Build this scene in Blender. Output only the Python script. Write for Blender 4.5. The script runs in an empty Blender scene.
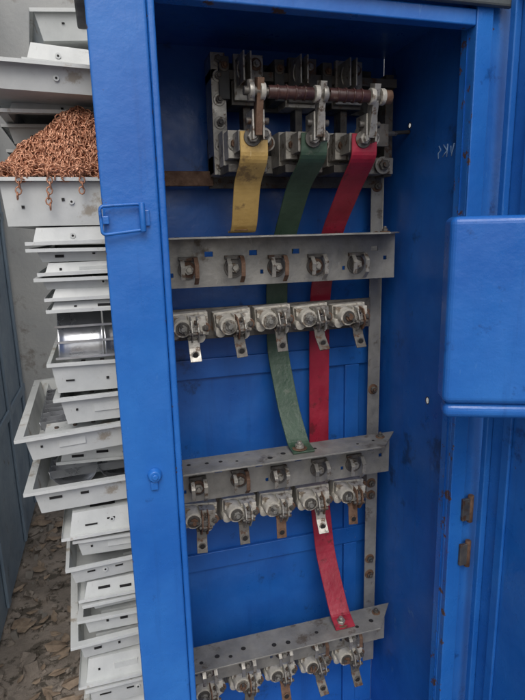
import bpy, bmesh, math, random
from mathutils import Vector, Matrix, Euler
random.seed(7)
S=bpy.context.scene
ZC=1.65
# ---------------------------------------------------------------- materials
def srgb(r,g,b):
    f=lambda c:(c/255/12.92) if c/255<=.04045 else ((c/255+.055)/1.055)**2.4
    return (f(r),f(g),f(b),1)
def mat(name,c1,c2=None,rough=.5,metal=0.,scale=8,bump=.1,bscale=60,spots=None,spot_amt=.6,spot_scale=18,rvar=.15,sp2=None,sp2_amt=.7,sp2_scale=70,streak=None,detail=6,edges=None,scuff=None):
    m=bpy.data.materials.new(name); m.use_nodes=True
    nt=m.node_tree; n=nt.nodes; l=nt.links
    b=n['Principled BSDF']; tc=n.new('ShaderNodeTexCoord')
    def noise(s,d=detail,r=.6,vec=None):
        t=n.new('ShaderNodeTexNoise'); t.inputs['Scale'].default_value=s; t.inputs['Detail'].default_value=d; t.inputs['Roughness'].default_value=r
        l.new(vec or tc.outputs['Object'],t.inputs['Vector']); return t
    def math_(op,a,b_=None,clamp=False):
        q=n.new('ShaderNodeMath'); q.operation=op; q.use_clamp=clamp
        for i,v in enumerate((a,b_)):
            if v is None: continue
            if isinstance(v,(int,float)): q.inputs[i].default_value=v
            else: l.new(v,q.inputs[i])
        return q.outputs[0]
    c2=c2 or c1
    t1=noise(scale)
    cr=n.new('ShaderNodeValToRGB'); cr.color_ramp.elements[0].position=.35; cr.color_ramp.elements[1].position=.68
    cr.color_ramp.elements[0].color=c1; cr.color_ramp.elements[1].color=c2
    l.new(t1.outputs['Fac'],cr.inputs['Fac']); col=cr.outputs['Color']
    def over(col,c,amt,sc,vec=None,w=.07,k=1,add=None):
        t2=noise(sc,8,.7,vec)
        r2=n.new('ShaderNodeValToRGB'); r2.color_ramp.elements[0].position=amt; r2.color_ramp.elements[1].position=min(1,amt+w)
        r2.color_ramp.elements[0].color=(0,0,0,1); r2.color_ramp.elements[1].color=(k,k,k,1)
        f=t2.outputs['Fac']
        if add is not None: f=math_('ADD',f,add)
        l.new(f,r2.inputs['Fac'])
        mx=n.new('ShaderNodeMixRGB'); l.new(r2.outputs['Color'],mx.inputs['Fac']); l.new(col,mx.inputs['Color1']); mx.inputs['Color2'].default_value=c
        return mx.outputs['Color']
    if spots: col=over(col,spots,spot_amt,spot_scale)
    if streak:
        mp=n.new('ShaderNodeMapping'); mp.inputs['Scale'].default_value=(1,1,.06); l.new(tc.outputs['Object'],mp.inputs['Vector'])
        col=over(col,streak,.56,38,mp.outputs['Vector'],.2,.55)
    if scuff:
        mp=n.new('ShaderNodeMapping'); mp.inputs['Scale'].default_value=(1,.25,.16); mp.inputs['Rotation'].default_value=(.5,0,.2); l.new(tc.outputs['Object'],mp.inputs['Vector'])
        col=over(col,scuff,.66,70,mp.outputs['Vector'],.05,.6)
    if sp2: col=over(col,sp2,sp2_amt,sp2_scale,None,.03)
    if edges:
        sx=n.new('ShaderNodeSeparateXYZ'); l.new(tc.outputs['Object'],sx.inputs[0])
        tot=None
        for ax,x0,wd in edges:
            d=math_('ABSOLUTE',math_('SUBTRACT',sx.outputs[ax],x0))
            bnd=math_('SUBTRACT',1.0,math_('DIVIDE',d,wd),True)
            tot=bnd if tot is None else math_('MAXIMUM',tot,bnd)
        col=over(col,srgb(84,62,52),.70,26,None,.03,1,math_('MULTIPLY',tot,.125))
    l.new(col,b.inputs['Base Color'])
    b.inputs['Metallic'].default_value=metal
    t3=noise(scale*2.3)
    mr=n.new('ShaderNodeMapRange'); mr.inputs['From Min'].default_value=.3; mr.inputs['From Max'].default_value=.7
    mr.inputs['To Min'].default_value=max(.03,rough-rvar); mr.inputs['To Max'].default_value=min(1,rough+rvar)
    l.new(t3.outputs['Fac'],mr.inputs['Value']); l.new(mr.outputs['Result'],b.inputs['Roughness'])
    if bump:
        t4=noise(bscale,4); bp=n.new('ShaderNodeBump'); bp.inputs['Strength'].default_value=bump; bp.inputs['Distance'].default_value=.01
        l.new(t4.outputs['Fac'],bp.inputs['Height']); l.new(bp.outputs['Normal'],b.inputs['Normal'])
    return m
BLUE=mat('blue_enamel_paint',srgb(28,94,176),srgb(46,114,194),rough=.3,scale=4,bump=.13,bscale=34,spots=srgb(24,76,144),spot_amt=.62,spot_scale=12,sp2=srgb(74,70,72),sp2_amt=.69,sp2_scale=50,streak=srgb(24,80,152),scuff=srgb(92,142,198),
  edges=[(0,0.,.010),(0,.098,.008),(0,.112,.007),(0,.737,.008),(2,.387,.008),(0,.776,.005)])
BLUEIN=mat('blue_paint_inner',srgb(22,82,160),srgb(36,100,180),rough=.4,scale=5,bump=.15,bscale=26,spots=srgb(24,64,118),spot_amt=.59,spot_scale=7,sp2=srgb(112,124,138),sp2_amt=.69,sp2_scale=42,streak=srgb(20,66,132),scuff=srgb(84,126,178))
STEEL=mat('galvanised_steel',srgb(128,127,123),srgb(160,158,152),rough=.5,metal=.4,scale=14,bump=.15,spots=srgb(104,96,86),spot_amt=.58,spot_scale=11,sp2=srgb(84,64,50),sp2_amt=.69,sp2_scale=60,scuff=srgb(180,178,172))
STEELD=mat('dull_steel',srgb(80,78,76),srgb(112,108,102),rough=.55,metal=.45,scale=20,bump=.2,spots=srgb(84,62,48),spot_amt=.55,spot_scale=45)
ALU=mat('pale_metal',srgb(138,136,130),srgb(176,172,164),rough=.42,metal=.5,scale=25,bump=.15,spots=srgb(98,84,72),spot_amt=.54,spot_scale=60)
RUST=mat('rusty_metal',srgb(88,64,50),srgb(124,98,80),rough=.75,metal=.3,scale=40,bump=.25,bscale=140)
CER=mat('glazed_ceramic',srgb(164,160,150),srgb(202,198,188),rough=.42,scale=30,bump=.35,bscale=50,spots=srgb(118,106,92),spot_amt=.54,spot_scale=34,sp2=srgb(66,54,46),sp2_amt=.66,sp2_scale=90)
BROWN=mat('brown_bakelite',srgb(58,38,36),srgb(80,54,50),rough=.35,scale=30,bump=.1,spots=srgb(110,96,86),spot_amt=.60,spot_scale=60)
DARK=mat('painted_hole_shade',srgb(24,24,26),srgb(34,32,32),rough=.8,bump=0)  # near-black patches on solid faces, painting the shade inside holes and slots
BLK=mat('grey_base_board',srgb(64,66,68),srgb(86,86,84),rough=.65,scale=12,bump=.1,spots=srgb(48,44,40),spot_amt=.58)
YEL=mat('yellow_busbar_paint',srgb(164,134,76),srgb(188,158,96),rough=.4,metal=.1,scale=16,bump=.15,spots=srgb(132,108,68),spot_amt=.57,spot_scale=22,sp2=srgb(92,76,56),sp2_amt=.68,sp2_scale=80,scuff=srgb(200,182,140))
GRN=mat('green_busbar_paint',srgb(46,68,54),srgb(62,84,68),rough=.42,scale=16,bump=.15,spots=srgb(84,94,82),spot_amt=.6,spot_scale=22,sp2=srgb(120,116,104),sp2_amt=.70,sp2_scale=80,scuff=srgb(96,110,98))
RED=mat('red_busbar_paint',srgb(132,28,46),srgb(156,42,60),rough=.4,scale=16,bump=.15,spots=srgb(104,34,42),spot_amt=.57,spot_scale=20,sp2=srgb(150,120,112),sp2_amt=.70,sp2_scale=70,scuff=srgb(172,92,100))
WHT=mat('white_powder_coat',srgb(188,191,190),srgb(212,214,212),rough=.4,scale=6,bump=.06,spots=srgb(164,156,144),spot_amt=.59,spot_scale=8,sp2=srgb(112,98,84),sp2_amt=.69,sp2_scale=45,scuff=srgb(150,146,140))
REFL=mat('aluminium_reflector',srgb(180,182,186),srgb(204,206,210),rough=.32,metal=.9,scale=7,bump=.15,bscale=12)
COPPER=mat('copper_chain',srgb(176,120,92),srgb(214,164,134),rough=.38,metal=.5,scale=60,bump=.1,spots=srgb(110,70,52),spot_amt=.6,spot_scale=40)
SCR=mat('pale_pen',srgb(140,172,208),rough=.7,bump=0)
GROUND=mat('dirt_ground',srgb(112,104,96),srgb(144,134,124),rough=.95,scale=5,bump=.9,bscale=35,spots=srgb(80,74,66),spot_amt=.52,spot_scale=16,sp2=srgb(160,152,142),sp2_amt=.66,sp2_scale=60)
WALL=mat('plaster_wall_paint',srgb(156,158,158),srgb(176,176,173),rough=.85,scale=2.5,bump=.25,bscale=45,spots=srgb(138,134,128),spot_amt=.58,spot_scale=3)
DOORG=mat('blue_grey_metal',srgb(98,114,130),srgb(118,134,148),rough=.5,scale=3,bump=.1,spots=srgb(80,82,84),spot_amt=.6,spot_scale=9)
CONC=mat('concrete',srgb(106,102,96),srgb(132,127,120),rough=.9,scale=4,bump=.4)
ROOFG=mat('roof_sheet',srgb(70,76,78),srgb(92,96,96),rough=.6,scale=10)
LEAF=mat('dry_leaf',srgb(112,96,82),srgb(148,132,114),rough=.85,scale=25,bump=.2)
# ---------------------------------------------------------------- builder
class MB:
    def __init__(s): s.bm=bmesh.new(); s.mats=[]
    def mi(s,m):
        if m not in s.mats: s.mats.append(m)
        return s.mats.index(m)
    def face(s,vs,m,smooth=False):
        try: f=s.bm.faces.new(vs); f.material_index=s.mi(m); f.smooth=smooth; return f
        except ValueError: return None
    def v(s,p): return s.bm.verts.new(Vector(p))
    def box(s,a,b,m,R=None,c=None):
        P=[Vector((x,y,z)) for z in(a[2],b[2]) for y in(a[1],b[1]) for x in(a[0],b[0])]
        if R is not None:
            c=Vector(c) if c is not None else (Vector(a)+Vector(b))/2
            P=[c+R@(p-c) for p in P]
        V=[s.v(p) for p in P]
        for q in((0,2,3,1),(4,5,7,6),(0,1,5,4),(2,6,7,3),(0,4,6,2),(1,3,7,5)): s.face([V[i] for i in q],m)
    def quad(s,ps,m,smooth=False): return s.face([s.v(p) for p in ps],m,smooth)
    def prism(s,pts,z0,z1,m):
        lo=[s.v((x,y,z0)) for x,y in pts]; hi=[s.v((x,y,z1)) for x,y in pts]; n=len(pts)
        s.face(lo[::-1],m); s.face(hi,m)
        for i in range(n): s.face([lo[i],lo[(i+1)%n],hi[(i+1)%n],hi[i]],m)
    def cyl(s,p1,p2,r1,m,seg=16,r2=None,smooth=True,rot=0):
        r2=r1 if r2 is None else r2
        p1=Vector(p1);p2=Vector(p2); d=(p2-p1).normalized()
        u=d.orthogonal().normalized(); w=d.cross(u)
        A=[];B=[]
        for i in range(seg):
            a=2*math.pi*i/seg+rot; o=u*math.cos(a)+w*math.sin(a)
            A.append(s.v(p1+o*r1)); B.append(s.v(p2+o*r2))
        s.face(A[::-1],m); s.face(B,m)
        for i in range(seg): s.face([A[i],A[(i+1)%seg],B[(i+1)%seg],B[i]],m,smooth)
    def hexb(s,p,d,r,h,m,wash=None):
        p=Vector(p);d=Vector(d).normalized()
        if wash: s.cyl(p,p+d*.0025,r*1.55,wash,18)
        s.cyl(p+d*.0025,p+d*(.0025+h),r,m,6,smooth=False,rot=random.random())
        s.cyl(p+d*(.0025+h),p+d*(.0055+h*1.5),r*.52,m,10)
    def tube(s,pts,r,m,seg=8,closed=False):
        pts=[Vector(p) for p in pts]; n=len(pts); rings=[]
        u=None
        for i,p in enumerate(pts):
            if closed: t=(pts[(i+1)%n]-pts[i-1]).normalized()
            else: t=(pts[min(i+1,n-1)]-pts[max(i-1,0)]).normalized()
            if u is None: u=t.orthogonal().normalized()
            else: u=(u-t*u.dot(t)).normalized()
            w=t.cross(u)
            rings.append([s.v(p+(u*math.cos(2*math.pi*k/seg)+w*math.sin(2*math.pi*k/seg))*r) for k in range(seg)])
        for i in range(n if closed else n-1):
            A=rings[i];B=rings[(i+1)%n]
            for k in range(seg): s.face([A[k],A[(k+1)%seg],B[(k+1)%seg],B[k]],m,True)
        if not closed: s.face(rings[0][::-1],m); s.face(rings[-1],m)
    def ribbon(s,pts,w,t,m):
        pts=[Vector(p) for p in pts]; n=len(pts); R=[]
        for i,p in enumerate(pts):
            tg=(pts[min(i+1,n-1)]-pts[max(i-1,0)]); nn=Vector((0,tg.z,-tg.y)).normalized()*(t/2)
            R.append([s.v(p+Vector((sx*w/2,0,0))+nn*sn) for sx,sn in((-1,-1),(1,-1),(1,1),(-1,1))])
        for i in range(n-1):
            for k in range(4): s.face([R[i][k],R[i][(k+1)%4],R[i+1][(k+1)%4],R[i+1][k]],m)
        s.face(R[0][::-1],m); s.face(R[-1],m)
    def plate(s,x0,x1,z0,z1,y,t,holes,m):
        xs=sorted({x0,x1}|{h[0] for h in holes}|{h[1] for h in holes}); zs=sorted({z0,z1}|{h[2] for h in holes}|{h[3] for h in holes})
        solid=lambda i,j: 0<=i<len(xs)-1 and 0<=j<len(zs)-1 and not any(h[0]<(xs[i]+xs[i+1])/2<h[1] and h[2]<(zs[j]+zs[j+1])/2<h[3] for h in holes)
        for i in range(len(xs)-1):
            for j in range(len(zs)-1):
                if not solid(i,j): continue
                a,b,c,d=xs[i],xs[i+1],zs[j],zs[j+1]
                s.quad([(a,y,c),(b,y,c),(b,y,d),(a,y,d)],m); s.quad([(a,y+t,c),(a,y+t,d),(b,y+t,d),(b,y+t,c)],m)
                if not solid(i-1,j): s.quad([(a,y,c),(a,y,d),(a,y+t,d),(a,y+t,c)],m)
                if not solid(i+1,j): s.quad([(b,y,c),(b,y+t,c),(b,y+t,d),(b,y,d)],m)
                if not solid(i,j-1): s.quad([(a,y,c),(a,y+t,c),(b,y+t,c),(b,y,c)],m)
                if not solid(i,j+1): s.quad([(a,y,d),(b,y,d),(b,y+t,d),(a,y+t,d)],m)
    def done(s,name,parent=None,bevel=0,seg=2,loc=(0,0,ZC),rot=(0,0,0),solid=0,weld=True):
        if weld: bmesh.ops.remove_doubles(s.bm,verts=s.bm.verts,dist=1e-5)
        bmesh.ops.recalc_face_normals(s.bm,faces=s.bm.faces)
        me=bpy.data.meshes.new(name); s.bm.to_mesh(me); s.bm.free()
        for m in s.mats: me.materials.append(m)
        o=bpy.data.objects.new(name,me); S.collection.objects.link(o); o.location=loc; o.rotation_euler=rot
        if solid:
            md=o.modifiers.new('Solid','SOLIDIFY'); md.thickness=solid; md.offset=-1
        if bevel:
            md=o.modifiers.new('Bevel','BEVEL'); md.width=bevel; md.segments=seg; md.limit_method='ANGLE'; md.angle_limit=math.radians(40)
        if parent: o.parent=parent
        return o
def empty(name):
    o=bpy.data.objects.new(name,None); S.collection.objects.link(o); return o
# ---------------------------------------------------------------- cabinet
cab=empty('electrical_cabinet')
B0=-1.62
m=MB(); m.box((0,1.0,B0),(.098,1.05,.47),BLUE); m.box((.0985,1.004,B0),(.112,1.05,.47),BLUE); m.done('left_post',cab,.005,3)
m=MB(); m.box((.003,1.05,B0),(.006,1.43,.47),BLUE); m.done('left_side',cab)
m=MB(); m.box((.737,1.0,B0),(.775,1.028,.47),BLUE); m.box((.777,1.012,B0),(.86,1.028,.47),BLUE)
m.box((.737,1.028,B0),(.741,1.05,.47),BLUE); m.done('right_post',cab,.003,3)
m=MB(); m.box((.112,1.002,.387),(.737,1.032,.417),BLUE); m.done('header',cab,.003,3)
m=MB(); m.box((-.02,.965,.475),(.86,1.45,.5),ROOFG); m.box((.13,.985,.419),(.81,1.0,.474),ROOFG); m.done('roof',cab,.004)
m=MB(); m.box((.1,1.032,.45),(.768,1.43,.454),BLUEIN); m.done('ceiling_plate',cab)
m=MB()
def yzplate(mb,x,y0,y1,z0,z1,holes,mt):
    ys=sorted({y0,y1}|{h[0] for h in holes}|{h[1] for h in holes}); zs=sorted({z0,z1}|{h[2] for h in holes}|{h[3] for h in holes})
    for i in range(len(ys)-1):
        for j in range(len(zs)-1):
            a,b,c,d=ys[i],ys[i+1],zs[j],zs[j+1]
            if any(h[0]<(a+b)/2<h[1] and h[2]<(c+d)/2<h[3] for h in holes): continue
            mb.quad([(x,a,c),(x,b,c),(x,b,d),(x,a,d)],mt)
yzplate(m,.768,1.028,1.43,B0,.47,[(1.15,1.166,-.446,-.424),(1.278,1.296,.246,.264)],BLUEIN)
m.done('right_side',cab)
m=MB()
for (cy,cz,ri,ro,sq) in((1.158,-.435,.0062,.0155,1.3),(1.287,.255,.0055,.0155,1.)):
    N=24
    for i in range(N):
        a0=2*math.pi*i/N;a1=2*math.pi*(i+1)/N
        m.quad([(.7672,cy+ri*math.cos(a0),cz+ri*sq*math.sin(a0)),(.7672,cy+ri*math.cos(a1),cz+ri*sq*math.sin(a1)),(.7672,cy+ro*math.cos(a1),cz+ro*math.sin(a1)),(.7672,cy+ro*math.cos(a0),cz+ro*math.sin(a0))],BLUEIN)
    m.tube([(.7665,cy+(ri+.001)*math.cos(2*math.pi*i/20),cz+(ri+.001)*sq*math.sin(2*math.pi*i/20)) for i in range(20)],.0012,STEELD,5,True)
m.done('hole_collars',cab)
m=MB(); m.box((.006,1.43,B0),(.768,1.434,.47),BLUEIN)
for z0,z1 in((-.39,-.335),(-.98,-.925)): m.box((.12,1.418,z0),(.767,1.4295,z1),BLUEIN)
m.box((.655,1.4165,-.924),(.70,1.4295,-.391),BLUEIN); m.box((.655,1.4165,-1.6),(.70,1.4295,-.981),BLUEIN)
m.done('back_panel',cab,.004,2)
m=MB(); m.box((.1,1.05,B0),(.768,1.4295,B0+.004),BLUEIN); m.done('floor_plate',cab)
m=MB()
m.box((.708,1.375,-1.4),(.742,1.379,.14),STEEL); m.box((.742,1.375,-1.4),(.746,1.41,.14),STEEL)
for z in(.115,-.02,-.46,-.76,-.80,-1.02,-1.075,-1.3): m.hexb((.724,1.375,z),(0,-1,0),.010,.008,STEELD,RUST)
m.box((.125,1.375,-1.4),(.15,1.379,.14),STEEL)
m.done('mounting_strips',cab,.001,1)
# latch
m=MB()
def arc(pts,n=6):
    out=[]
    P=[Vector(p) for p in pts]; k=len(P)
    for i in range(k):
        a=P[i-1];b=P[i];c=P[(i+1)%k]
        p=b+(a-b).normalized()*.008; q=b+(c-b).normalized()*.008
        for j in range(n+1):
            t=j/n; out.append(p*(1-t)**2+b*2*t*(1-t)+q*t*t)
    return out
m.tube(arc([(-.004,.985,.050),(.066,.99,.054),(.070,.99,.010),(-.003,.985,.002)]),.0029,BLUE,10,True)
m.box((.062,.994,.016),(.080,1.0,.044),BLUE); m.cyl((.067,.987,.006),(.067,.987,.056),.0052,BLUE,12)
m.box((-.003,.986,.020),(.010,1.0,.034),BLUE)
m.done('latch_loop',cab,.0015,2)
m=MB(); m.cyl((.056,1.0,-.46),(.056,.988,-.46),.015,BLUE,20,.011); m.cyl((.056,.988,-.46),(.056,.984,-.46),.006,BLUE,12); m.box((.047,.993,-.49),(.061,1.0,-.472),BLUE); m.done('lock_boss',cab,.002,3)
m=MB()
def stroke(pts,r=.0014):
    m.tube([(.7672,y,z) for y,z in pts],r,SCR,5)
stroke([(1.098,.184),(1.106,.158),(1.110,.180)]); stroke([(1.122,.186),(1.124,.158)]); stroke([(1.124,.172),(1.138,.186)]); stroke([(1.124,.172),(1.140,.160)])
stroke([(1.156,.186),(1.148,.176),(1.158,.170),(1.156,.158)])
m.done('pen_marks',cab)
# open right door + shield
m=MB()
m.box((.816,.36,-1.58),(.822,.985,.45),BLUE); m.box((.800,.968,-1.58),(.816,.985,.45),BLUE); m.box((.796,.36,-1.58),(.816,.366,.45),BLUE)
m.box((.808,.905,-1.56),(.816,.93,.44),BLUE); m.box((.80,.37,.436),(.816,.96,.45),BLUE)
m.done('door_leaf',cab,.003,3)
m=MB()
for z in(-.66,-.78):
    m.cyl((.790,.996,z-.035),(.790,.996,z+.035),.007,RUST,12); m.box((.766,.991,z-.028),(.786,.9992,z+.028),STEELD)
m.done('door_hinges',cab,.001,1)
m=MB(); m.prism([(.562,.80),(.815,.69),(.8155,.75),(.582,.852)],-.312,.018,BLUE); m.prism([(.568,.807),(.814,.70),(.814,.745),(.587,.846)],-.342,-.3125,BLUE)
m.done('door_shield_box',cab,.013,5)
# ---------------------------------------------------------------- rails
FX=[.182,.292,.402,.512,.62]
Z0=[-.008,-.565,-1.125]
def rail(z0):
    m=MB(); rr=random.Random(int(-z0*1000))
    holes=[]
    for i,x in enumerate([.125]+[a+.055 for a in FX]):
        if i in(1,2,3,5): holes.append((x-.011,x+.009,z0-.046,z0-.034))
        if i%2==0: holes.append((x+.016,x+.024,z0-.092,z0-.082))
    holes.append((.70,.710,z0-.07,z0-.060))
    m.plate(.06,.733,z0-.118,z0-.003,1.286,.004,holes,STEEL)
    fl=[(.06,1.2),(.672,1.2),(.748,1.29),(.06,1.29)]
    m.prism(fl,z0-.003,z0+.001,STEEL)
    for k,x in enumerate((.155,.20,.235,.275,.36,.40,.49,.61,.66)):
        yy=1.225+.03*rr.random(); r=rr.choice([.004,.0055,.007])
        m.cyl((x,yy,z0+.001),(x,yy,z0+.0016),r,DARK,12)  # dark disc paints a flange hole's shade, nothing is cut
    m.hexb((.69,1.262,z0+.001),(0,0,1),.008,.006,STEELD,RUST)
    for x in FX:
        x+=rr.uniform(-.004,.004); zz=z0-.076+rr.uniform(-.004,.004)
        m.cyl((x,1.286,zz),(x,1.282,zz),.024,STEELD,18)
        m.hexb((x,1.282,zz),(0,-1,0),.012,.009,ALU,RUST if rr.random()<.6 else STEELD)
        w=.010; a=RUST if rr.random()<.5 else ALU
        m.ribbon([(x+.016,1.281,zz+.026),(x+.016,1.262,zz+.028),(x+.016,1.248,zz+.012),(x+.016,1.250,zz-.018),(x+.016,1.268,zz-.034)],w,.003,a)
        m.ribbon([(x-.016,1.281,zz+.022),(x-.016,1.264,zz+.024),(x-.016,1.250,zz+.008),(x-.016,1.255,zz-.022)],w,.003,ALU)
        m.box((x-.022,1.276,zz+.021),(x+.022,1.2855,zz+.030),STEELD)
    return m.done('perforated_rail',None,.0008,1)
for z in Z0: rail(z)
# ---------------------------------------------------------------- fuse holders
def fuse(x,z):
    m=MB(); r=random.random
    m.box((-.048,-.028,-.028),(.048,.0,.032),CER)
    m.cyl((-.020,-.02,.004),(-.020,-.070,.002),.026,CER,20,.022)
    m.box((-.004,-.062,-.018),(.038,-.02,.027),CER if r()<.6 else ALU)
    m.cyl((.032,-.028,-.002),(.032,-.056,-.002),.016,CER,16)
    m.cyl((-.038,-.02,-.014),(-.038,-.048,-.016),.013,CER,14)
    m.box((-.046,-.045,.008),(-.030,-.01,.028),CER)
    m.hexb((.036,-.056,-.002),(0,-1,0),.0085,.006,STEELD,RUST)
    m.hexb((-.020,-.070,.002),(0,-1,0),.011,.006,STEEL if r()<.5 else RUST,ALU if r()<.5 else STEELD)
    cx=-.020; a=r()*3
    for s_ in(-1,1): m.box((cx+s_*.009-.006,-.083,-.001),(cx+s_*.009+.006,-.079,.006),STEELD,Euler((0,a,0)).to_matrix(),(cx,-.08,.002))
    m.hexb((.014,-.062,.014),(0,-1,0),.007,.005,STEELD)
    for sx in(-.004,.012):
        m.ribbon([(sx+.004,-.056,.022),(sx+.004,-.082,.018),(sx+.004,-.090,-.004),(sx+.004,-.078,-.026),(sx+.004,-.066,-.030)],.0035,.013,ALU if r()<.6 else RUST)
    m.cyl((-.008,-.086,-.010),(.026,-.086,-.010),.005,STEELD,10)
    m.tube([(.008+.012*math.cos(t*.7),-.088+.002*t/9,-.004+.013*math.sin(t*.7)) for t in range(9)],.0018,STEELD,6)
    mt=random.choice([STEELD,ALU,RUST,STEELD]); a=.008+.022*r(); dx=(r()-.5)*.012
    m.ribbon([(.004+dx,-.05,-.018),(.004+dx,-.070,-.030),(.004+dx,-.074,-.048),(.004+dx,-.074-a,-.078)],.028,.0035,mt)
    m.cyl((.004+dx,-.0762-a*.5,-.062),(.004+dx,-.0796-a*.5,-.062),.0068,DARK,14)  # lug hole shade painted as a dark disc
    m.cyl((.004+dx,-.0752-a*.5,-.062),(.004+dx,-.0777-a*.5,-.062),.0098,mt,14)
    m.cyl((.022,-.01,-.026),(.022,-.046,-.029),.015,CER,14)
    return m.done('fuse_holder',None,.004,3,loc=(x+(r()-.5)*.008,1.352,z+ZC+(r()-.5)*.008),rot=((r()-.5)*.1,(r()-.5)*.2,(r()-.5)*.16))
FZ=[-.222,-.742,-1.285]
for z in FZ:
    for x in FX: fuse(x+.002,z)
for z in FZ:
    m=MB(); m.plate(.12,.70,z-.045,z+.036,1.354,.005,[],STEELD)
    m.box((.12,1.359,z-.045),(.70,1.374,z-.041),STEELD)
    for x in(.69,.135): m.hexb((x-.003,1.354,z),(0,-1,0),.008,.006,RUST,STEELD)
    m.done('fuse_mounting_plate',None,.001,1)
# ---------------------------------------------------------------- busbars
def bar(name,mt,pts,bolt):
    m=MB()
    P=[Vector(p) for p in pts]; Q=[P[0]]
    for i in range(1,len(P)-1):
        a=P[i]+(P[i-1]-P[i])*.25; c=P[i]+(P[i+1]-P[i])*.25
        for t in(0,.25,.5,.75,1): Q.append(a*(1-t)**2+P[i]*2*t*(1-t)+c*t*t)
    Q.append(P[-1])
    m.ribbon(Q,.060,.005,mt)
    bx,by,bz=bolt
    m.hexb((bx-.006,by,bz),(0,0,1),.013,.010,ALU,RUST)
    m.hexb((pts[0][0]-.004,pts[0][1]-.003,pts[0][2]-.012),(0,-1,0),.012,.010,ALU,STEELD)
    m.done(name,None,.001,1)
bar('yellow_busbar',YEL,[(.315,1.14,.205),(.315,1.14,.150),(.311,1.19,.105),(.311,1.225,.02),(.311,1.24,.0035),(.311,1.268,.0025)],(.311,1.245,.005))
bar('green_busbar',GRN,[(.45,1.14,.205),(.45,1.145,.155),(.446,1.23,.105),(.444,1.325,.0),(.436,1.385,-.12),(.436,1.392,-.32),(.446,1.33,-.475),(.452,1.27,-.555),(.452,1.225,-.5605)],(.452,1.245,-.557))
bar('red_busbar',RED,[(.565,1.135,.205),(.565,1.135,.155),(.568,1.21,.10),(.568,1.315,.0),(.562,1.39,-.17),(.562,1.398,-.57),(.556,1.38,-.78),(.562,1.35,-.95),(.574,1.27,-1.10),(.574,1.225,-1.12)],(.574,1.245,-1.117))
# ---------------------------------------------------------------- disconnect switch
m=MB()
m.box((.296,1.372,.292),(.70,1.385,.40),BLK)
m.box((.262,1.31,.140),(.735,1.371,.180),ALU)
m.box((.262,1.372,.11),(.735,1.385,.225),STEELD)
m.box((.262,1.30,.345),(.735,1.371,.365),STEELD)
m.box((.262,1.30,.135),(.296,1.371,.40),ALU)
for z in(.155,.20,.25,.30,.35,.385): m.hexb((.279,1.30,z),(0,-1,0),.009,.006,STEELD,ALU)
m.box((.715,1.32,.135),(.737,1.371,.38),STEELD)
for k,x in enumerate((.315,.447,.567)):
    m.box((x-.004,1.31,.292),(x+.074,1.371,.344),CER if k==1 else STEELD)
    m.box((x+.0,1.296,.300),(x+.070,1.31,.398),ALU if k!=1 else STEELD)
    m.hexb((x+.052,1.296,.378),(0,-1,0),.009,.007,ALU,RUST); m.hexb((x+.022,1.296,.34),(0,-1,0),.010,.006,RUST,ALU)
    for sx in(.004,.020): m.box((x+sx,1.225,.325),(x+sx+.004,1.296,.385),ALU)
    m.tube([(x+.012+.012*math.cos(t*.6),1.262,.355+.024*math.sin(t*.6)) for t in range(11)],.0022,ALU,6)
    m.box((x-.036,1.29,.30),(x-.012,1.371,.39),BLK)
    m.hexb((x-.024,1.29,.37),(0,-1,0),.008,.006,RUST,STEELD)
    m.box((x+.028,1.33,.225),(x+.046,1.371,.30),STEELD)
    m.box((x-.042,1.25,.150),(x+.058,1.31,.225),CER)
    m.box((x-.040,1.205,.160),(x-.012,1.25,.218),CER); m.hexb((x-.026,1.205,.19),(0,-1,0),.010,.007,RUST,ALU)
    m.box((x-.010,1.20,.158),(x+.045,1.25,.215),ALU)
    m.cyl((x+.052,1.31,.195),(x+.052,1.215,.195),.018,CER,16); m.hexb((x+.052,1.215,.195),(0,-1,0),.009,.006,STEELD,RUST)
    m.box((x-.030,1.150,.168),(x+.032,1.20,.209),ALU)
    m.hexb((x+.024,1.148,.198),(0,-1,0),.011,.009,STEELD,ALU)
    for sx in(-.010,.012): m.box((x+sx,1.11,.185),(x+sx+.004,1.16,.242),ALU)
    R=Euler((math.radians(14),0,0)).to_matrix()
    m.box((x-.004,1.108,.195),(x+.010,1.132,.30),ALU if k else RUST,R,(x,1.12,.2))
    m.cyl((x-.02,1.125,.222),(x+.028,1.125,.222),.007,STEELD,12)
    m.box((x-.04,1.21,.132),(x+.05,1.31,.149),STEELD)
Y=1.098;Z=.272
m.cyl((.285,Y,Z),(.60,Y,Z-.003),.0085,STEELD,14)
for a,b in((.335,.43),(.465,.555)): 
    m.cyl((a,Y,Z),(b,Y,Z),.0125,BROWN,18)
    for q in(.2,.4,.6,.8): m.cyl((a+(b-a)*q-.002,Y,Z),(a+(b-a)*q+.002,Y,Z),.0145,BROWN,18)
for a in(.300,.323,.438,.455,.562,.585): m.cyl((a-.005,Y,Z),(a+.005,Y,Z),.0165,CER if a not in(.3,.455) else ALU,20,)
m.cyl((.588,Y,Z),(.606,Y,Z),.014,RUST,16)
m.cyl((.300,Y,Z-.02),(.300,Y,Z+.02),.008,STEELD)
m.hexb((.700,1.30,.16),(0,-1,0),.014,.01,STEELD,ALU)
m.box((.62,1.20,.19),(.66,1.206,.24),STEELD); m.cyl((.60,1.25,.23),(.73,1.29,.235),.006,ALU,10)
m.box((.64,1.25,.215),(.665,1.31,.245),ALU)
m.cyl((.665,1.29,.232),(.767,1.288,.240),.005,STEELD,10)
m.done('disconnect_switch',None,.0022,2)
m=MB(); m.box((.112,1.36,.115),(.27,1.372,.150),RUST); m.done('support_bracket',cab,.001,1)
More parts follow.
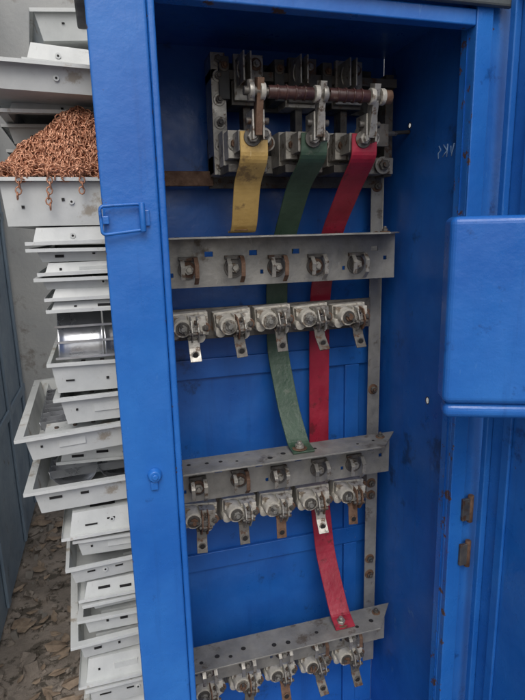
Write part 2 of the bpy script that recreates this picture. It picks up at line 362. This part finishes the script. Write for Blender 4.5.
# ---------------------------------------------------------------- luminaires
def luminaire(x,y,z,w=.6,d=.6,h=.075,mode='open',rot=(0,0,0),lip=.018,flare=.012,inner='box',seed=0):
    rr=random.Random(seed); m=MB()
    lip=rr.choice([.010,.016,.022]) if seed<50 else lip
    if rot[2]<0: y=max(y,1.462+lip+w*math.sin(math.radians(-rot[2])))
    else: y=max(y,1.462+lip)
    zt,zb=(h,0) if mode!='inv' else (0,h)
    b=[(flare,flare,zb),(w-flare,flare,zb),(w-flare,d-flare,zb),(flare,d-flare,zb)]
    t=[(0,0,zt),(w,0,zt),(w,d,zt),(0,d,zt)]
    o=[(-lip,-lip,zt),(w+lip,-lip,zt),(w+lip,d+lip,zt),(-lip,d+lip,zt)]
    dz=-.009 if mode!='inv' else .009
    q=[(a,b2,c+dz) for a,b2,c in o]
    m.quad(b,WHT)
    for i in range(4):
        j=(i+1)%4
        m.quad([b[i],b[j],t[j],t[i]],WHT); m.quad([t[i],t[j],o[j],o[i]],WHT); m.quad([o[i],o[j],q[j],q[i]],WHT)
    def onwall(px,fz,sw,sh,mt=DARK):
        yy=flare*(1-fz)-.0022 if mode!='inv' else flare*fz-.0022
        zz=h*fz
        m.box((px-sw/2,yy-.001,zz-sh/2),(px+sw/2,yy+.0025,zz+sh/2),mt)
    kind=rr.randrange(4)
    if kind in(0,1):
        for k in range(rr.choice([2,3])):
            onwall(.05+k*.075+rr.uniform(-.01,.02),rr.choice([.4,.55]),rr.choice([.022,.034,.007]),rr.choice([.004,.007]))  # slots are thin dark patches, their inner shade is painted
    if kind in(1,2):
        px=rr.uniform(.06,.2); m.cyl((px,flare*.5-.001,h*.5),(px,flare*.5-.0045,h*.5),.007,WHT,14); m.cyl((px,flare*.5-.004,h*.5),(px,flare*.5-.0052,h*.5),.003,DARK,8)
    if kind==3: onwall(.12,.5,.07,h*.28,WHT); onwall(.04,.5,.006,.006)
    if mode=='open':
        if inner in('box','both'):
            m.box((.05,.025,.002),(.25,.11,h*.85),WHT)
            m.box((.08,.0235,h*.3),(.12,.0255,h*.42),DARK); m.box((.16,.0235,h*.3),(.18,.0255,h*.42),DARK)
            for k in range(3): m.cyl((.08+.05*k,.06,h*.85),(.08+.05*k,.06,h*.85+.004),.006,STEELD,10)
        if inner in('refl','both'):
            n=4; x0=.03; ww=(w-.06)/n
            for k in range(n):
                N=10
                for s in range(N):
                    a0=math.pi*s/N;a1=math.pi*(s+1)/N
                    f=lambda a:(x0+ww*(k+.5)-math.cos(a)*ww*.5, .012+h*.75*(1-math.sin(a)))
                    (xa,za),(xb,zb2)=f(a0),f(a1)
                    m.quad([(xa,.12,za),(xb,.12,zb2),(xb,d-.03,zb2),(xa,d-.03,za)],REFL,True)
            for k in range(9):
                yy=.13+k*.045; m.box((.03,yy,h*.55),(w-.03,yy+.0015,h*.86),REFL)
    else:
        for k in range(2):
            m.box((.06+k*.12,.03,h+.001),(.13+k*.12,.05,h+.0025),DARK)
        m.box((w*.2,.1,h+.0005),(w*.8,d-.1,h+.022),WHT)
    return m.done('fluorescent_luminaire',None,.0012,1,loc=(x,y,z+ZC),rot=tuple(math.radians(a) for a in rot),solid=.0012)
L=[ # x,y,z,w,d,h,mode,rot,inner
 (-.12,1.62,.50,.6,.6,.07,'open',(4,-6,6),'box'),
 (-.15,1.55,.425,.6,.6,.05,'inv',(0,3,3),'box'),
 (-.245,1.46,.352,.6,.6,.060,'open',(0,1.5,2),'box'),
 (-.215,1.62,.318,.6,.6,.030,'inv',(0,-.6,1),'box'),
 (-.235,1.74,.265,.6,.5,.048,'open',(0,-1,2),'box'),
 (-.245,1.80,.205,.6,.4,.05,'open',(0,1,-1),'box'),
 (-.175,1.47,-.018,.6,.6,.042,'inv',(0,-.5,1),'box'),
 (-.170,1.465,-.060,.6,.6,.034,'open',(0,.5,.5),'box'),
 (-.155,1.46,-.095,.6,.6,.030,'inv',(0,-.5,1),'box'),
 (-.165,1.46,-.130,.6,.6,.030,'open',(0,.3,0),'box'),
 (-.145,1.47,-.160,.6,.6,.028,'inv',(0,0,.5),'box'),
 (-.150,1.46,-.190,.6,.6,.026,'inv',(0,.3,0),'box'),
 (-.165,1.46,-.408,.6,.6,.085,'open',(0,1,1),'box'),
 (-.150,1.46,-.500,.6,.6,.080,'open',(0,-1,0),'box'),
 (-.250,1.47,-.595,.62,.6,.075,'open',(0,-2.5,2),'both'),
 (-.18,1.58,-.650,.6,.6,.045,'inv',(0,1,-3),'box'),
 (-.245,1.44,-.755,.62,.6,.080,'open',(0,-1.5,.5),'refl'),
 (-.165,1.47,-.835,.6,.6,.065,'inv',(0,0,1),'box'),
 (-.150,1.46,-.905,.6,.6,.060,'open',(0,1,-1),'both'),
 (-.175,1.45,-.985,.6,.6,.060,'open',(0,-1,2),'refl'),
 (-.145,1.48,-1.04,.6,.6,.045,'inv',(0,1,1),'box'),
 (-.130,1.48,-1.09,.6,.6,.040,'open',(0,0,2),'box'),
 (-.155,1.45,-1.17,.6,.6,.065,'open',(0,0,-1),'both'),
 (-.175,1.46,-1.25,.6,.6,.07,'open',(0,0,3),'box'),
 (-.165,1.45,-1.33,.6,.6,.07,'inv',(0,0,0),'box'),
 (-.160,1.46,-1.42,.6,.6,.08,'open',(0,0,1),'box'),
 (-.150,1.46,-1.50,.6,.6,.07,'inv',(0,0,1),'box'),
 (-.170,1.46,-1.60,.6,.6,.085,'open',(0,0,1),'box'),
]
for i,(x,y,z,w,d,h,mode,rot,inner) in enumerate(L): luminaire(x,y,z,w,d,h,mode,rot,inner=inner,seed=i+3)
luminaire(-.235,1.44,.030,.6,.6,.115,'open',(0,0,0),inner='none',seed=51,flare=.008)
m=MB()
for k in range(5):
    xa=-.145+k*.12
    N=8
    for s in range(N):
        f=lambda a:(xa+.06-.058*math.cos(a), .010*math.sin(a))
        (x0,q0),(x1,q1)=f(math.pi*s/N),f(math.pi*(s+1)/N)
        m.quad([(x0,1.478+q0,-.318),(x1,1.478+q1,-.318),(x1,1.555+q1,-.200),(x0,1.555+q0,-.200)],REFL,True)
for q in(.0,.33,.66,1.0):
    y0=1.474+.077*q; z0=-.316+.116*q
    m.box((-.15,y0,z0),(.45,y0+.002,z0+.006),REFL)
m.done('reflector_insert',None,solid=.001)
# ---------------------------------------------------------------- chain pile
m=MB(); rc=random.Random(3)
def hill(x,y):
    e=min(1,max(0,(y-1.478)/.07)); e=e*e*(3-2*e)
    return .149+e*(.155*math.exp(-((x+.035)/.10)**2-((y-1.58)/.11)**2)+.045*math.exp(-((x+.16)/.07)**2-((y-1.55)/.07)**2))+.006*math.sin(x*60)*math.cos(y*45)
def torus(c,T,N,r=.0066,rm=.0019,st=1.35):
    T=T.normalized(); N=(N-T*N.dot(T)).normalized(); W=T.cross(N)
    n=8;k=4;R=[]
    for i in range(n):
        a=2*math.pi*i/n; o=T*math.cos(a)*r*st+N*math.sin(a)*r; dr=(T*math.cos(a)+N*math.sin(a))
        R.append([m.v(c+o+(dr*math.cos(b)+W*math.sin(b))*rm) for b in(0,math.pi/2,math.pi,3*math.pi/2)])
    for i in range(n):
        A=R[i];B=R[(i+1)%n]
        for j in range(k): m.face([A[j],A[(j+1)%k],B[(j+1)%k],B[j]],COPPER,True)
for s in range(190):
    x=rc.gauss(-.08,.10); y=rc.gauss(1.545,.05); a=rc.uniform(0,6.28); off=rc.uniform(0,.018)
    x=min(.1,max(-.225,x)); y=min(1.66,max(1.468,y))
    for i in range(30):
        a+=rc.gauss(0,.45); x2=x+math.cos(a)*.0125; y2=y+math.sin(a)*.0125
        if not(-.235<x2<.12 and 1.464<y2<1.68): a+=2.2; continue
        p=Vector((x,y,hill(x,y)+off+.006*math.sin(i*.8+s))); q=Vector((x2,y2,hill(x2,y2)+off+.006*math.sin((i+1)*.8+s)))
        T=q-p
        N=Vector((0,0,1)) if i%2 else Vector((-T.y,T.x,0)); N=N+Vector((rc.gauss(0,.3),rc.gauss(0,.3),rc.gauss(0,.3)))
        torus(p,T,N); x,y=x2,y2
# a few strands hanging over the tray lip
for x0,ln in((-.19,5),(-.12,7),(-.045,4)):
    for i in range(ln):
        torus(Vector((x0+.004*math.sin(i),1.452,.150-i*.0125)),Vector((.1*math.sin(i),0,-1)),Vector((1,0,0)) if i%2 else Vector((0,1,0)))
G=20; g={}
for i in range(G+1):
    for j in range(G+1):
        x=-.225+.45*i/G; y=1.475+.30*j/G; g[i,j]=m.v((x,y,hill(x,y)-.004))
for i in range(G):
    for j in range(G): m.face([g[i,j],g[i+1,j],g[i+1,j+1],g[i,j+1]],COPPER,True)
m.done('copper_chain_pile',weld=False)
# ---------------------------------------------------------------- setting
GZ=-ZC
m=MB(); m.quad([(-60,-60,GZ),(60,-60,GZ),(60,60,GZ),(-60,60,GZ)],GROUND); m.done('ground')
m=MB(); m.box((-.57,3.45,GZ),(7,3.65,2.6),WALL); m.done('plaster_wall',None,.004)
m=MB(); m.box((-.61,1.45,GZ+.03),(-.55,3.42,1.4),DOORG)
for y in(1.6,2.3,2.85,3.3): m.box((-.549,y,GZ+.06),(-.535,y+.05,1.3),DOORG)
for z in(-.9,.1,.9): m.box((-.549,1.46,z),(-.537,3.4,z+.05),DOORG)
m.done('metal_gate',None,.004)
m=MB(); m.box((-.02,.99,GZ),(.80,1.45,B0-.001),CONC); m.box((-.18,1.455,GZ),(.5,2.1,GZ+.045),CONC); m.done('concrete_plinth',None,.006)
m=MB(); rl=random.Random(5)
for i in range(200):
    x=rl.uniform(-.54,-.05); y=rl.uniform(1.2,3.4); s=rl.uniform(.012,.05); a=rl.uniform(0,6.28)
    c,sn=math.cos(a),math.sin(a); z=GZ+.005+rl.uniform(0,.012)
    w_=rl.uniform(.7,1.6)
    pts=[(-1,0,.15),(-.4,-.45*w_,.0),(.4,-.4*w_,.05),(1,0,.2),(.4,.42*w_,.0),(-.4,.45*w_,.08)]
    V=[(x+s*(px*c-py*sn),y+s*(px*sn+py*c),z+s*pz*rl.uniform(.3,2)) for px,py,pz in pts]
    mt=LEAF if rl.random()<.7 else GROUND
    m.quad([V[0],V[1],V[2],V[3]],mt); m.quad([V[0],V[3],V[4],V[5]],mt)
for i in range(420):
    x=rl.uniform(-.54,-.05); y=rl.uniform(1.2,3.4); s=rl.choice([.004,.006,.008,.012,.022])*rl.uniform(.6,1.3)
    R=Euler((rl.uniform(0,3),rl.uniform(0,3),rl.uniform(0,3))).to_matrix()
    m.box((x-s,y-s*.8,GZ-s*.3),(x+s,y+s*.6,GZ+s*.7),GROUND if rl.random()<.8 else CONC,R)
m.done('leaf_litter')
# ---------------------------------------------------------------- camera
cam=bpy.data.cameras.new('Camera'); co=bpy.data.objects.new('Camera',cam); S.collection.objects.link(co)
R=Matrix(((.9605,.0828,-.2657),(-.2771,.1992,-.9400),(-.0248,.9764,.2145))).to_quaternion()
co.rotation_mode='QUATERNION'; co.rotation_quaternion=R; co.location=(0,0,ZC)
cam.sensor_fit='VERTICAL'; cam.sensor_height=24; cam.lens=24*536/700; cam.clip_start=.01; cam.clip_end=500
S.camera=co
# ---------------------------------------------------------------- light
w=bpy.data.worlds.new('World'); S.world=w; w.use_nodes=True; nt=w.node_tree
sky=nt.nodes.new('ShaderNodeTexSky'); sky.sky_type='NISHITA'; sky.sun_disc=False
el,az=math.radians(48),math.radians(190)
sky.sun_elevation=el; sky.sun_rotation=az; sky.air_density=1.0; sky.dust_density=4.0
hs=nt.nodes.new('ShaderNodeHueSaturation'); hs.inputs['Saturation'].default_value=.35
nt.links.new(sky.outputs['Color'],hs.inputs['Color'])
nt.links.new(hs.outputs['Color'],nt.nodes['Background'].inputs['Color']); nt.nodes['Background'].inputs['Strength'].default_value=.15
sd=bpy.data.lights.new('sun','SUN'); sd.energy=.9; sd.angle=math.radians(40); sd.color=(1,.97,.93)
so=bpy.data.objects.new('sun',sd); S.collection.objects.link(so)
dv=Vector((math.sin(az)*math.cos(el),math.cos(az)*math.cos(el),math.sin(el)))
so.rotation_euler=dv.to_track_quat('Z','Y').to_euler()
S.view_settings.view_transform='Standard'; S.view_settings.look='None'; S.view_settings.exposure=0
